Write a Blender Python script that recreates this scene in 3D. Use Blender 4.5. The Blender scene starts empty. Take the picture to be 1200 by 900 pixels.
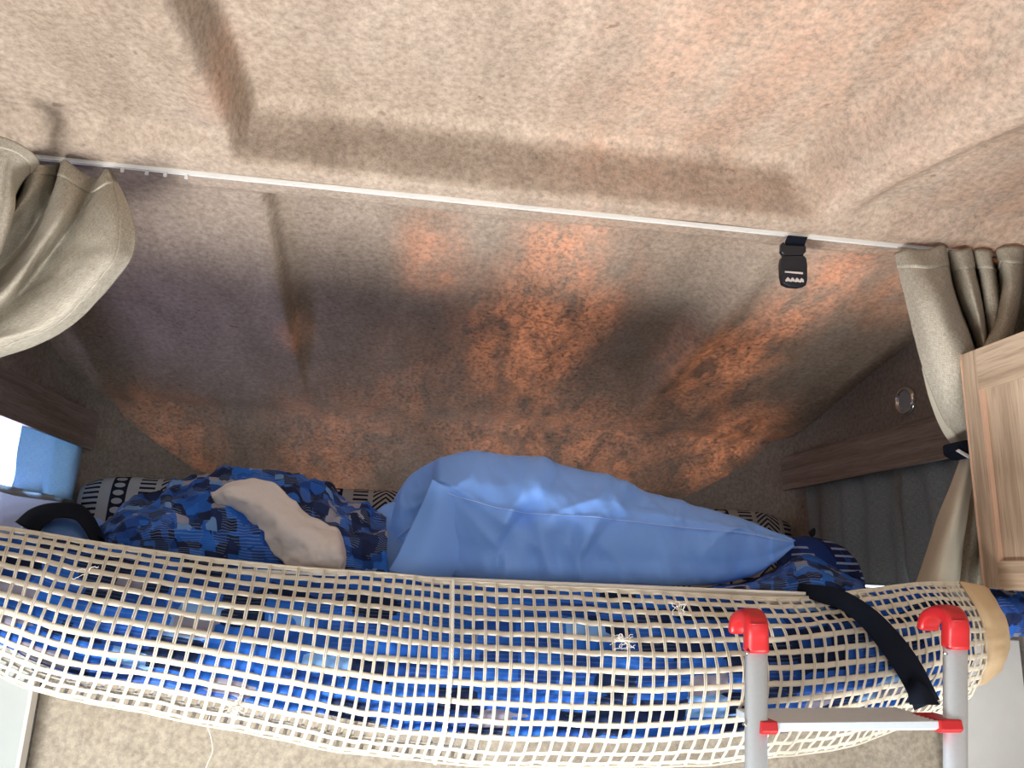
import bpy, math, random
from mathutils import Vector, Matrix, noise
random.seed(7)
S = bpy.context.scene
COL = S.collection
H = 1.75                     # eye height above the floor; all coordinates below are metres from the eye, +Y towards the nose of the van
PI = math.pi
# ------------------------------------------------------------------ camera
AX = ((0.98942635, -0.07255242, 0.12558517), (-0.13912499, -0.23009133, 0.963173), (0.04098447, 0.97046078, 0.23775228))
cam_d = bpy.data.cameras.new('camera'); cam = bpy.data.objects.new('camera', cam_d); COL.objects.link(cam)
cam_d.sensor_width = 36; cam_d.lens = 27; cam_d.clip_start = .02
cam.matrix_world = Matrix(((AX[0][0], AX[0][1], -AX[0][2], 0), (AX[1][0], AX[1][1], -AX[1][2], 0), (AX[2][0], AX[2][1], -AX[2][2], H), (0, 0, 0, 1)))
S.camera = cam
# ------------------------------------------------------------------ world, lamps, exposure
w = bpy.data.worlds.new('sky'); S.world = w; w.use_nodes = True
bg = w.node_tree.nodes['Background']; bg.inputs[0].default_value = (.78, .88, 1, 1); bg.inputs[1].default_value = 3.2
def area(name, loc, to, sx, sy, power, col, spread=PI):
    d = bpy.data.lights.new(name, 'AREA'); d.shape = 'RECTANGLE'; d.size = sx; d.size_y = sy; d.energy = power; d.color = col; d.spread = spread
    o = bpy.data.objects.new(name, d); COL.objects.link(o); o.location = Vector(loc) + Vector((0, 0, H))
    o.rotation_euler = (Vector(to) - Vector(loc)).to_track_quat('-Z', 'Y').to_euler(); return o
area('low_left_fill', (-.82, .20, -1.45), (.15, .80, .7), .9, .6, 52, (1, .99, .97), 2.0)  # unseen lamp added near the floor to light the ceiling from below
area('low_right_fill', (1.15, .30, -1.40), (.3, .85, .7), .9, .7, 13, (1, .99, .97), 2.0)  # weaker unseen fill added low on the right, aimed up
area('rear_window_daylight', (.1, -2.3, -.35), (.1, 1, .0), 1.6, .9, 22, (.84, .92, 1))
area('left_window_daylight', (-1.04, 1.86, .10), (-.55, 1.80, .5), .6, .2, 5.5, (.58, .54, 1))
S.view_settings.view_transform = 'Standard'; S.view_settings.look = 'None'; S.view_settings.gamma = 1
S.view_settings.use_curve_mapping = False; S.view_settings.exposure = .17
# ------------------------------------------------------------------ geometry helpers
def P(px, py, Y):
    r = (px - 600.0, 450.0 - py, 900.0)
    v = Vector([sum(a * b for a, b in zip(row, r)) for row in AX]); return v * (Y / v.y)
def tag(o, label=None, cat=None, group=None, kind=None):
    if label: o['label'] = label
    if cat: o['category'] = cat
    if group: o['group'] = group
    if kind: o['kind'] = kind
    return o
ORG = {}
def empty(name, loc, label, cat, group=None):
    o = bpy.data.objects.new(name, None); COL.objects.link(o); o.empty_display_size = .05
    o.location = Vector(loc) + Vector((0, 0, H)); ORG[o.name] = Vector(loc); return tag(o, label, cat, group)
def obj(name, vs, fs, mat, parent=None, uvs=None, smooth=True, solid=0, bevel=0, off=0, subsurf=0):
    vs = [Vector(v) for v in vs]
    lo = Vector([min(v[i] for v in vs) for i in range(3)]); hi = Vector([max(v[i] for v in vs) for i in range(3)])
    c = Vector(((lo.x + hi.x) / 2, (lo.y + hi.y) / 2, lo.z))
    me = bpy.data.meshes.new(name); me.from_pydata([v - c for v in vs], [], fs); me.materials.append(mat)
    if uvs:
        l = me.uv_layers.new(name='uv')
        for lp in me.loops: l.data[lp.index].uv = uvs[lp.vertex_index]
    if smooth:
        for p in me.polygons: p.use_smooth = True
    me.validate()
    o = bpy.data.objects.new(name, me); COL.objects.link(o); ORG[o.name] = c
    if parent: o.parent = parent; o.location = c - ORG[parent.name]
    else: o.location = c + Vector((0, 0, H))
    if solid:
        m = o.modifiers.new('thickness', 'SOLIDIFY'); m.thickness = solid; m.offset = off
    if subsurf:
        m = o.modifiers.new('sub', 'SUBSURF'); m.levels = m.render_levels = subsurf
    if bevel:
        m = o.modifiers.new('bevel', 'BEVEL'); m.width = bevel; m.segments = 3; m.limit_method = 'ANGLE'; m.angle_limit = .7
        m.harden_normals = False
    return o
class MB:
    def __init__(s): s.v = []; s.f = []; s.uv = []
    def add(s, vs, fs, uvs=None):
        n = len(s.v); s.v += [Vector(v) for v in vs]; s.f += [[i + n for i in f] for f in fs]
        s.uv += uvs if uvs else [(v[0] + v[1], v[2]) for v in vs]
        return s
    def box(s, x0, x1, y0, y1, z0, z1):
        vs = [(x, y, z) for x in (x0, x1) for y in (y0, y1) for z in (z0, z1)]
        return s.add(vs, [[0, 1, 3, 2], [4, 6, 7, 5], [0, 4, 5, 1], [2, 3, 7, 6], [0, 2, 6, 4], [1, 5, 7, 3]])
    def tube(s, pts, r, n=10, cap=True, rx=None):
        pts = [Vector(p) for p in pts]; vs = []; fs = []; up = Vector((0, 0, 1)); prev = None
        for i, p in enumerate(pts):
            t = (pts[min(i + 1, len(pts) - 1)] - pts[max(i - 1, 0)]).normalized()
            if prev is None:
                a = t.cross(up); a = a.normalized() if a.length > .05 else t.cross(Vector((1, 0, 0))).normalized()
            else: a = (prev - t * prev.dot(t)).normalized()
            prev = a; b = t.cross(a); rr = r[i] if isinstance(r, (list, tuple)) else r
            for k in range(n):
                q = 2 * PI * k / n; vs.append(p + a * math.cos(q) * (rx or rr) + b * math.sin(q) * rr)
        for i in range(len(pts) - 1):
            for k in range(n): fs.append([i * n + k, i * n + (k + 1) % n, (i + 1) * n + (k + 1) % n, (i + 1) * n + k])
        if cap: fs.append(list(range(n))[::-1]); fs.append([(len(pts) - 1) * n + k for k in range(n)])
        return s.add(vs, fs)
    def build(s, name, mat, parent=None, **k): return obj(name, s.v, s.f, mat, parent, s.uv, **k)
def cr(pts, n):
    """Catmull-Rom resample to n points, uniform in the control parameter"""
    m = len(pts); out = []
    if m == 2: return [pts[0].lerp(pts[1], i / (n - 1)) for i in range(n)]
    for i in range(n):
        t = i / (n - 1) * (m - 1); k = min(int(t), m - 2); f = t - k
        p0 = pts[k - 1] if k > 0 else pts[0] * 2 - pts[1]; p1 = pts[k]; p2 = pts[k + 1]
        p3 = pts[k + 2] if k + 2 < m else pts[-1] * 2 - pts[-2]
        out.append(.5 * (2 * p1 + (p2 - p0) * f + (2 * p0 - 5 * p1 + 4 * p2 - p3) * f * f + (3 * p1 - p0 - 3 * p2 + p3) * f ** 3))
    return out
def V(p): return Vector(p) if isinstance(p, Vector) else P(*p)
def grid(curves, nu, nv):
    """curves: control columns; returns G[i][j], i across the columns (nu), j along them (nv)"""
    cols = [cr([V(p) for p in c], nv) for c in curves]
    rows = [cr([c[j] for c in cols], nu) for j in range(nv)]
    return [[rows[j][i] for j in range(nv)] for i in range(nu)]
def grid_normals(G):
    nu, nv = len(G), len(G[0]); N = []
    for i in range(nu):
        r = []
        for j in range(nv):
            a = G[min(i + 1, nu - 1)][j] - G[max(i - 1, 0)][j]; b = G[i][min(j + 1, nv - 1)] - G[i][max(j - 1, 0)]
            n = a.cross(b); n = n.normalized() if n.length > 1e-9 else Vector((0, -1, 0))
            if n.dot(G[i][j]) > 0: n = -n          # point at the room
            r.append(n)
        N.append(r)
    return N
def displace(G, fn):
    N = grid_normals(G); nu, nv = len(G), len(G[0])
    return [[G[i][j] + N[i][j] * fn(i / (nu - 1), j / (nv - 1), G[i][j]) for j in range(nv)] for i in range(nu)]
def sheet(name, G, mat, parent=None, **k):
    nu, nv = len(G), len(G[0]); vs = [p for c in G for p in c]
    fs = [[i * nv + j, (i + 1) * nv + j, (i + 1) * nv + j + 1, i * nv + j + 1] for i in range(nu - 1) for j in range(nv - 1)]
    mj = nv // 2; mi = nu // 2; U = [0]; W = [0]
    for i in range(1, nu): U.append(U[-1] + (G[i][mj] - G[i - 1][mj]).length)
    for j in range(1, nv): W.append(W[-1] + (G[mi][j] - G[mi][j - 1]).length)
    uv = [(U[i], W[j]) for i in range(nu) for j in range(nv)]
    return obj(name, vs, fs, mat, parent, uv, **k)
def closed(name, rings, mat, parent=None, uvs=None, **k):
    n = len(rings[0]); vs = [p for r in rings for p in r]; fs = []
    for i in range(len(rings) - 1):
        for j in range(n): fs.append([i * n + j, i * n + (j + 1) % n, (i + 1) * n + (j + 1) % n, (i + 1) * n + j])
    fs.append(list(range(n))[::-1]); fs.append([(len(rings) - 1) * n + j for j in range(n)])
    uv = [(p.x, p.z) for p in vs]
    return obj(name, vs, fs, mat, parent, uvs or uv, **k)
def ridged(p, sc, oct=3):
    v = 0; a = 1; q = Vector((p[0] * sc[0], p[1] * sc[1], p[2] * sc[2]))
    for _ in range(oct): v += a * (1 - abs(noise.noise(q)) * 2.2); q = q * 2.03; a *= .5
    return v / 1.75 - .4
def lerp_tab(tab, x):
    if x <= tab[0][0]: return tab[0][1]
    for (a, b), (c, d) in zip(tab, tab[1:]):
        if x <= c: return b + (d - b) * (x - a) / (c - a)
    return tab[-1][1]
def sm(a, b, x):
    t = max(0, min(1, (x - a) / (b - a))); return t * t * (3 - 2 * t)
# ------------------------------------------------------------------ materials
class NT:
    def __init__(s, name):
        s.m = bpy.data.materials.new(name); s.m.use_nodes = True; s.t = s.m.node_tree; s.b = s.t.nodes['Principled BSDF']
        s.out = s.t.nodes['Material Output']
    def n(s, typ, ins=None, **kw):
        nd = s.t.nodes.new('ShaderNode' + typ)
        for k, v in kw.items(): setattr(nd, k, v)
        for k, v in (ins or {}).items():
            if hasattr(v, 'links') or isinstance(v, bpy.types.NodeSocket): s.t.links.new(v, nd.inputs[k])
            else: nd.inputs[k].default_value = v
        return nd
    def link(s, a, b): s.t.links.new(a, b)
    def math(s, op, a, b=0.0, c=None):
        d = {0: a, 1: b}
        if c is not None: d[2] = c
        return s.n('Math', d, operation=op).outputs[0]
    def ramp(s, fac, stops, interp='LINEAR'):
        r = s.n('ValToRGB', {0: fac}); r.color_ramp.interpolation = interp; e = r.color_ramp.elements
        while len(e) > 1: e.remove(e[-1])
        e[0].position = stops[0][0]; e[0].color = (*stops[0][1], 1)
        for p, c in stops[1:]:
            q = e.new(p); q.color = (*c, 1)
        return r.outputs[0]
    def mix(s, f, a, b, blend='MIX'):
        m = s.n('Mix', data_type='RGBA', blend_type=blend)
        for i, v in ((0, f), (6, a), (7, b)):
            if isinstance(v, bpy.types.NodeSocket): s.link(v, m.inputs[i])
            else: m.inputs[i].default_value = v if i == 0 else (*v, 1)
        return m.outputs[2]
    def bump(s, h, strength=.3, dist=.002):
        b = s.n('Bump', {'Height': h, 'Strength': strength, 'Distance': dist}); s.link(b.outputs[0], s.b.inputs['Normal']); return b
    def base(s, c):
        if isinstance(c, bpy.types.NodeSocket): s.link(c, s.b.inputs['Base Color'])
        else: s.b.inputs['Base Color'].default_value = (*c, 1)
def plain(name, col, rough=.5, metal=0, spec=.5, bumpsc=0, bump=.1, var=.06):
    t = NT(name); t.b.inputs['Roughness'].default_value = rough; t.b.inputs['Metallic'].default_value = metal
    t.b.inputs['Specular IOR Level'].default_value = spec
    tc = t.n('TexCoord').outputs['Object']
    nz = t.n('Texture' if False else 'TexNoise', {'Vector': tc, 'Scale': bumpsc or 30, 'Detail': 4}).outputs['Fac']
    t.base(t.mix(nz, tuple(c * (1 - var) for c in col), tuple(min(1, c * (1 + var)) for c in col)))
    if bumpsc: t.bump(nz, bump, .001)
    return t.m
def felt(name, c0, c1, patches=False):
    t = NT(name); t.b.inputs['Roughness'].default_value = 1; t.b.inputs['Specular IOR Level'].default_value = .05
    g = t.n('NewGeometry').outputs['Position']
    st = t.n('VectorMath', {0: g, 1: (1, .35, 1)}, operation='MULTIPLY').outputs[0]
    n1 = t.n('TexNoise', {'Vector': st, 'Scale': 7.0, 'Detail': 6, 'Roughness': .7}).outputs['Fac']
    n2 = t.n('TexNoise', {'Vector': g, 'Scale': 95.0, 'Detail': 6, 'Roughness': .75}).outputs['Fac']
    n3 = t.n('TexNoise', {'Vector': g, 'Scale': 420.0, 'Detail': 3}).outputs['Fac']
    c = t.mix(t.n('MapRange', {0: n1, 1: .32, 2: .68}).outputs[0], c0, c1)
    d = t.n('MapRange', {0: n2, 1: .35, 2: .62, 3: .68, 4: 1.12}).outputs[0]
    c = t.mix(1.0, c, t.n('CombineXYZ', {0: d, 1: d, 2: d}).outputs[0], 'MULTIPLY')
    sp = t.n('TexNoise', {'Vector': g, 'Scale': 38.0, 'Detail': 2}).outputs['Fac']
    c = t.mix(t.n('MapRange', {0: sp, 1: .70, 2: .78, 3: 0, 4: .55}).outputs[0], c, (.12, .08, .06))
    t.base(c); t.bump(t.math('ADD', n2, t.math('MULTIPLY', n3, .5)), .35, .003)
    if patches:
        # orange roof glow put into the felt's colour as hand-placed translucent patches
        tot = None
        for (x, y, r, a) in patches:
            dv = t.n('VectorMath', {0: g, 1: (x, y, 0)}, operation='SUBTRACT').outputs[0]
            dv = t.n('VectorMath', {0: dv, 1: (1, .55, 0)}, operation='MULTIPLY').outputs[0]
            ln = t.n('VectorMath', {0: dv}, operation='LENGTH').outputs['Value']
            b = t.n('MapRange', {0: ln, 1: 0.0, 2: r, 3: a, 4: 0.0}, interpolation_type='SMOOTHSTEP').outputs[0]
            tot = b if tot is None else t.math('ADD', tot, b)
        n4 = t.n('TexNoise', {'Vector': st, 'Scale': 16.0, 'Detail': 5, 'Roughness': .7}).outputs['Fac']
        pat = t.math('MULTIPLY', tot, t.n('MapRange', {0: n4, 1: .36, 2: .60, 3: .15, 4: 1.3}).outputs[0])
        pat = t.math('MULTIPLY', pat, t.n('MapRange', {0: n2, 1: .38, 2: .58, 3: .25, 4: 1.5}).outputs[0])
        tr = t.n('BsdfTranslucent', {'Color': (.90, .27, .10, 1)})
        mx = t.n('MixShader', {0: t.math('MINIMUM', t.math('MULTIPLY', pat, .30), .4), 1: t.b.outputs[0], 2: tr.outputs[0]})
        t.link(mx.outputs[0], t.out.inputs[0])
    return t.m
def linen(name, dark, light, sc=900, trans=0, stripe=0):
    t = NT(name); t.b.inputs['Roughness'].default_value = .95; t.b.inputs['Specular IOR Level'].default_value = .1
    uv = t.n('UVMap').outputs[0]
    a = t.n('TexNoise', {'Vector': t.n('VectorMath', {0: uv, 1: (sc, sc * .12, 1)}, operation='MULTIPLY').outputs[0], 'Scale': 1.0, 'Detail': 2}).outputs['Fac']
    b = t.n('TexNoise', {'Vector': t.n('VectorMath', {0: uv, 1: (sc * .12, sc, 1)}, operation='MULTIPLY').outputs[0], 'Scale': 1.0, 'Detail': 2}).outputs['Fac']
    s = t.math('ADD', t.math('MULTIPLY', a, .5), t.math('MULTIPLY', b, .5))
    c = t.mix(t.n('MapRange', {0: s, 1: .40, 2: .60}).outputs[0], dark, light)
    t.base(c); t.bump(s, .5, .0012)
    if trans:
        tr = t.n('BsdfTranslucent', {'Color': c}); mx = t.n('MixShader', {0: trans, 1: t.b.outputs[0], 2: tr.outputs[0]}); t.link(mx.outputs[0], t.out.inputs[0])
    return t.m
def wood(name, c0, c1, c2, axis='Y', sc=1.0):
    t = NT(name); t.b.inputs['Roughness'].default_value = .55; t.b.inputs['Specular IOR Level'].default_value = .3
    g = t.n('NewGeometry').outputs['Position']
    k = {'Y': (14, .9, 22), 'Z': (14, 22, .9), 'X': (.9, 14, 22)}[axis]
    v = t.n('VectorMath', {0: g, 1: tuple(q * sc for q in k)}, operation='MULTIPLY').outputs[0]
    n = t.n('TexNoise', {'Vector': v, 'Scale': 2.2, 'Detail': 7, 'Roughness': .65, 'Distortion': .4}).outputs['Fac']
    n2 = t.n('TexNoise', {'Vector': t.n('VectorMath', {0: v, 1: (6, 6, 6)}, operation='MULTIPLY').outputs[0], 'Scale': 3.0, 'Detail': 4}).outputs['Fac']
    c = t.ramp(n, [(.33, c0), (.5, c1), (.66, c2)])
    c = t.mix(t.n('MapRange', {0: n2, 1: .5, 2: .68, 3: 0, 4: .45}).outputs[0], c, tuple(q * .62 for q in c0))
    t.base(c); t.bump(n2, .15, .001); return t.m
BLUES = [(0, (.004, .012, .055)), (.16, (.008, .05, .24)), (.32, (.012, .10, .48)), (.55, (.02, .15, .62)), (.68, (.006, .02, .09)), (.78, (.16, .33, .66)), (.86, (.30, .29, .38)), (.94, (.02, .10, .45))]
def patterned(name, sx, sy, stops, lines=.35, distort=.15, rough=.7, linecol=(.30, .42, .66)):
    t = NT(name); t.b.inputs['Roughness'].default_value = rough; t.b.inputs['Specular IOR Level'].default_value = .25
    uv = t.n('UVMap').outputs[0]
    wob = t.n('TexNoise', {'Vector': uv, 'Scale': 9.0, 'Detail': 2}).outputs['Color']
    wob = t.n('VectorMath', {0: wob, 1: (.5, .5, .5)}, operation='SUBTRACT').outputs[0]
    p = t.n('VectorMath', {0: t.n('VectorMath', {0: uv, 1: (sx, sy, 1)}, operation='MULTIPLY').outputs[0], 1: t.n('VectorMath', {0: wob, 1: (distort * 4,) * 3}, operation='MULTIPLY').outputs[0]}, operation='ADD').outputs[0]
    v = t.n('TexVoronoi', {'Vector': p, 'Scale': 1.0, 'Randomness': .55}, distance='CHEBYCHEV')
    r = t.n('SeparateColor', {0: v.outputs['Color']}).outputs[0]
    c = t.ramp(r, stops, 'CONSTANT')
    # woven stripe groups crossing the patches
    q = t.n('VectorMath', {0: p, 1: (3.1, 4.3, 1)}, operation='MULTIPLY').outputs[0]
    v2 = t.n('TexVoronoi', {'Vector': t.n('VectorMath', {0: p, 1: (.8, .8, 1)}, operation='MULTIPLY').outputs[0], 'Scale': 1.0}).outputs['Color']
    gate = t.n('MapRange', {0: t.n('SeparateColor', {0: v2}).outputs[1], 1: .45, 2: .5}).outputs[0]
    sep = t.n('SeparateXYZ', {0: q})
    f = t.math('LESS_THAN', t.math('FRACT', sep.outputs[1]), .3)
    c = t.mix(t.math('MULTIPLY', t.math('MULTIPLY', f, gate), lines), c, linecol)
    wv = t.n('TexNoise', {'Vector': uv, 'Scale': 700.0, 'Detail': 2}).outputs['Fac']
    t.base(c); t.bump(wv, .2, .0006); return t.m
def tribal(name):
    t = NT(name); t.b.inputs['Roughness'].default_value = .9; t.b.inputs['Specular IOR Level'].default_value = .1
    uv = t.n('UVMap').outputs[0]; s = t.n('SeparateXYZ', {0: uv}); x, y = s.outputs[0], s.outputs[1]
    F = lambda v: t.math('FRACT', v)
    u = t.math('ADD', t.math('MULTIPLY', x, 14.0), 40.3); cell = t.math('MODULO', t.math('FLOOR', u), 4.0); fu = F(u)
    inside = t.math('MULTIPLY', t.math('GREATER_THAN', fu, .22), t.math('LESS_THAN', fu, .80))
    dash = t.math('MULTIPLY', t.math('LESS_THAN', F(t.math('MULTIPLY', y, 62.0)), .45), inside)
    tri = t.math('ABSOLUTE', t.math('SUBTRACT', fu, .5))
    chev = t.math('LESS_THAN', F(t.math('ADD', t.math('MULTIPLY', y, 55.0), t.math('MULTIPLY', tri, 4.0))), .45)
    dx = t.math('SUBTRACT', fu, .5); dy = t.math('SUBTRACT', F(t.math('MULTIPLY', y, 40.0)), .5)
    rr = t.math('SQRT', t.math('ADD', t.math('MULTIPLY', t.math('MULTIPLY', dx, dx), 3.0), t.math('MULTIPLY', dy, dy)))
    dots = t.math('MULTIPLY', t.math('GREATER_THAN', rr, .34), inside)
    eq = lambda k: t.math('COMPARE', cell, float(k), .3)
    tot = t.math('ADD', t.math('ADD', t.math('MULTIPLY', dash, eq(0)), t.math('MULTIPLY', dots, eq(1))), t.math('ADD', t.math('MULTIPLY', dash, eq(2)), t.math('MULTIPLY', chev, eq(3))))
    t.base(t.mix(tot, (.42, .41, .40), (.018, .02, .035))); t.bump(t.n('TexNoise', {'Vector': uv, 'Scale': 500.0}).outputs['Fac'], .3, .001); return t.m
M = {}
ROOF_GLOW = [(.02, 1.55, .12, .45), (.30, 1.45, .16, .50), (.28, 1.80, .26, .40), (.45, 1.62, .12, .15), (.88, 1.50, .16, .50), (1.08, 1.44, .14, .35), (.80, 1.85, .22, .34), (.35, 2.30, .30, .16), (1.0, 2.32, .22, .34), (-.25, 2.52, .30, .16), (-.72, 2.48, .24, .13), (.62, 2.54, .34, .24), (.25, 2.56, .25, .18), (.0, 2.2, .25, .10), (.45, .85, .45, .22), (.80, .90, .40, .09), (1.08, 1.08, .25, .12), (-.335, 1.10, .06, .16), (-.305, 1.9, .07, .14)]
M['felt_roof'] = felt('felt_roof', (.325, .255, .20), (.475, .385, .31), ROOF_GLOW)
M['felt_wall'] = felt('felt_wall', (.28, .25, .215), (.36, .325, .285))
M['carpet'] = felt('carpet_lining', (.38, .335, .265), (.47, .42, .35))
M['linen'] = linen('linen', (.33, .30, .245), (.53, .49, .41))
M['lining'] = plain('lining', (.62, .58, .47), .8, bumpsc=300)
M['voile'] = linen('voile', (.20, .235, .25), (.32, .35, .36), 700, .22)
M['bluevoile'] = linen('bluevoile', (.36, .52, .62), (.46, .64, .74), 700, .35)
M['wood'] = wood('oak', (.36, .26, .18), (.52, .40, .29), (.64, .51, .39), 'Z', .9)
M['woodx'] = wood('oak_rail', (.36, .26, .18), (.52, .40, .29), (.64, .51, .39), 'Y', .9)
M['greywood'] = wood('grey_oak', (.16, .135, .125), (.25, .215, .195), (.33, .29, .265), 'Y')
M['edge'] = plain('edge_band', (.62, .40, .28), .5)
M['white'] = plain('white_laminate', (.46, .51, .51), .35)
M['whitegrey'] = plain('pale_grey_laminate', (.60, .60, .59), .4)
M['alu'] = plain('white_aluminium', (.86, .86, .84), .3, .3)
M['brushed'] = plain('brushed_aluminium', (.64, .71, .77), .34, .25, bumpsc=200, bump=.05)
M['red'] = plain('red_plastic', (.46, .014, .018), .38, bumpsc=400, bump=.05)
M['black'] = plain('black_webbing', (.006, .009, .018), .9, spec=.15, bumpsc=500, bump=.4)
M['blackp'] = plain('black_plastic', (.008, .010, .016), .35)
M['print'] = plain('white_print', (.55, .50, .48), .5)
M['chrome'] = plain('chrome', (.75, .76, .78), .12, 1)
M['lens'] = plain('frosted_lens', (.30, .36, .40), .35)
M['cord'] = plain('net_cord', (.68, .63, .52), .85, bumpsc=900, bump=.5, var=.10)
M['hem'] = plain('net_hem', (.62, .46, .28), .85, bumpsc=350, bump=.3)
M['thread'] = plain('white_thread', (.85, .83, .76), .8)
M['cream'] = plain('cream_board', (.62, .50, .37), .5)
M['creamlip'] = plain('cream_lip', (.80, .76, .68), .35)
M['mattress'] = plain('mattress_ticking', (.55, .52, .47), .9, bumpsc=200)
M['pillow'] = plain('blue_satin', (.20, .41, .96), .45, spec=.35, bumpsc=600, bump=.08, var=.03)
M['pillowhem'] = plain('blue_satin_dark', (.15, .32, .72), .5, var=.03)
M['lavender'] = plain('lavender_cotton', (.30, .33, .50), .85, bumpsc=250)
M['seamthread'] = plain('pale_blue_thread', (.42, .60, .95), .7)
M['whitecloth'] = plain('white_cotton', (.62, .58, .58), .85, bumpsc=300)
M['duvet'] = patterned('blue_duvet', 42, 50, [(0, (.004, .012, .055)), (.22, (.008, .05, .24)), (.40, (.012, .09, .42)), (.60, (.015, .12, .52)), (.70, (.006, .02, .09)), (.84, (.12, .25, .52)), (.89, (.26, .26, .34)), (.95, (.012, .06, .28))], .3, .25)
M['netbed'] = patterned('blue_bedspread', 17, 38, [(0, (.006, .02, .08)), (.12, (.012, .07, .33)), (.28, (.015, .12, .52)), (.50, (.02, .15, .62)), (.66, (.005, .015, .06)), (.76, (.02, .11, .46)), (.84, (.22, .42, .78)), (.91, (.30, .28, .36))], .15, .1)
M['plaid'] = patterned('navy_plaid', 28, 16, [(0, (.006, .012, .07)), (.5, (.006, .03, .16)), (.8, (.01, .06, .28))], .8, .02, linecol=(.34, .42, .62))
M['tribal'] = tribal('tribal_print')
t = NT('glass'); tp = t.n('BsdfTransparent'); gl = t.n('BsdfGlossy', {'Roughness': .03}); mx = t.n('MixShader', {0: .06, 1: tp.outputs[0], 2: gl.outputs[0]}); t.link(mx.outputs[0], t.out.inputs[0]); M['glass'] = t.m
M['floor'] = wood('vinyl_floor', (.25, .18, .12), (.36, .27, .19), (.45, .35, .26), 'Y')

# ------------------------------------------------------------------ setting: moulded roof
XC = .145; XW = 1.065
PROF = [(-2.5, .69), (1.195, .69), (1.225, .656), (1.25, .65), (1.333, .65), (1.350, .667), (1.42, .664), (1.5, .640), (1.67, .594), (1.85, .556), (2.0, .52), (2.2, .466), (2.25, .452), (2.35, .447), (2.385, .414), (2.41, .394), (2.5, .335), (2.6, .265), (2.68, .19), (2.73, .10), (2.75, -.12)]
def prof(y):
    a = [lerp_tab(PROF, y + k * .008) for k in (-1.5, -.5, .5, 1.5)]; return sum(a) / 4
def rib(x, y):
    f = sm(0, .6, 1.22 - y)
    if y < 1.29:
        xl = -.330 - .03 * f; xr = .715 + .13 * f; h = .100 * (1 - sm(1.206, 1.238, y)); wl = .020 + .010 * f; wr = .045 + .02 * f; b = .020 * (1 - sm(1.19, 1.23, y))
    else:
        xl = -.305; xr = .662; k = 1 - .55 * sm(1.4, 2.2, y); h = .032 * sm(1.335, 1.37, y) * (1 - sm(1.8, 2.25, y)); wl = .018 * k; wr = .045 * k; b = h * .45
    bead = b * (.35 * math.exp(-((x - xl + wl * 1.2) / .022) ** 2) + math.exp(-((x - xr - wr * 1.1) / (.034)) ** 2))
    return h * sm(xl - wl * .3, xl + wl, x) * (1 - sm(xr - wr, xr + wr * .6, x)) - bead
def roofz(x, y):
    z = prof(y) + rib(x, y)
    z += .003 * noise.noise(Vector((x * 3, y * 3, 1)))
    z -= .05 * sm(.93, 1.09, abs(x - XC)) ** 2 * (1 - sm(1.1, 1.4, y))
    return z
ys = [-2.5, -1.5, -.8, -.3, 0, .2, .3]; y = .4
while y < 1.12: ys.append(y); y += .02
while y < 1.45: ys.append(y); y += .0055
while y < 2.76: ys.append(y); y += .014
nx = 330; xs = [XC - XW + 2 * XW * i / nx for i in range(nx + 1)]
HW = [(-2.5, XW), (2.12, XW), (2.26, 1.055), (2.36, 1.02), (2.42, .985), (2.50, .91), (2.58, .823), (2.66, .63), (2.71, .42), (2.75, .30)]   # half width in plan: the nose is rounded
vs = []; fs = []
for y in ys:
    hw = lerp_tab(HW, y) / XW + .012
    for x in xs:
        xx = XC + (x - XC) * hw; back = .42 * max(0, rib(xx, y)) * sm(.95, 1.18, y) if y < 1.29 else 0     # the beam's face leans back
        vs.append(Vector((xx, y + back, roofz(xx, y))))
for j in range(len(ys) - 1):
    for i in range(nx): a = j * (nx + 1) + i; fs.append([a, a + 1, a + nx + 2, a + nx + 1])
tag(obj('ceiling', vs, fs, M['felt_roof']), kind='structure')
# side walls, each with a window opening; they follow the rounded nose
def wall(name, sg, wy0, wy1, wz0, wz1):
    yy = [-2.5, -1, 0, .5, .9, 1.1, 1.2, 1.25, 1.3, 1.35]; y = 1.4
    while y < 2.12: yy.append(y); y += .05
    for a in (2.12, 2.2, 2.26, 2.3, 2.36, 2.39, 2.42, 2.46, 2.50, 2.54, 2.58, 2.62, 2.66, 2.69, 2.71, 2.73, 2.75): yy.append(a)
    yy = sorted(set([q for q in yy if abs(q - wy0) > .02 and abs(q - wy1) > .02] + [wy0, wy1]))
    zz = [-H, -.12, wz0, (wz0 + wz1) / 2, wz1, None]; vs = []; fs = []
    for y in yy:
        x = XC + sg * lerp_tab(HW, y); top = roofz(x, y) + .004
        for z in zz: vs.append(Vector((x, y, top if z is None else min(z, top - .002 * (6 - zz.index(z))))))
    n = len(zz)
    for i in range(len(yy) - 1):
        for j in range(n - 1):
            if wy0 - 1e-4 <= yy[i] and yy[i + 1] <= wy1 + 1e-4 and wz0 - 1e-4 <= zz[j] and zz[j + 1] is not None and zz[j + 1] <= wz1 + 1e-4: continue
            a = i * n + j; fs.append([a, a + n, a + n + 1, a + 1])
    return tag(obj(name, vs, fs, M['felt_wall'], solid=.012, off=-1 if sg < 0 else 1, smooth=False), kind='structure')
wall('wall_left', -1, 1.50, 2.22, .135, .34)
wall('wall_right', 1, 1.40, 2.05, -.01, .28)
tag(MB().box(XC - XW - .01, XC + XW + .01, -2.52, -2.5, -H, .7).build('wall_back', M['whitegrey'], smooth=False), kind='structure')
tag(MB().box(XC - XW - .02, XC + XW + .02, -2.52, 2.8, -H - .03, -H).build('floor', M['floor'], smooth=False), kind='structure')
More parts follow.
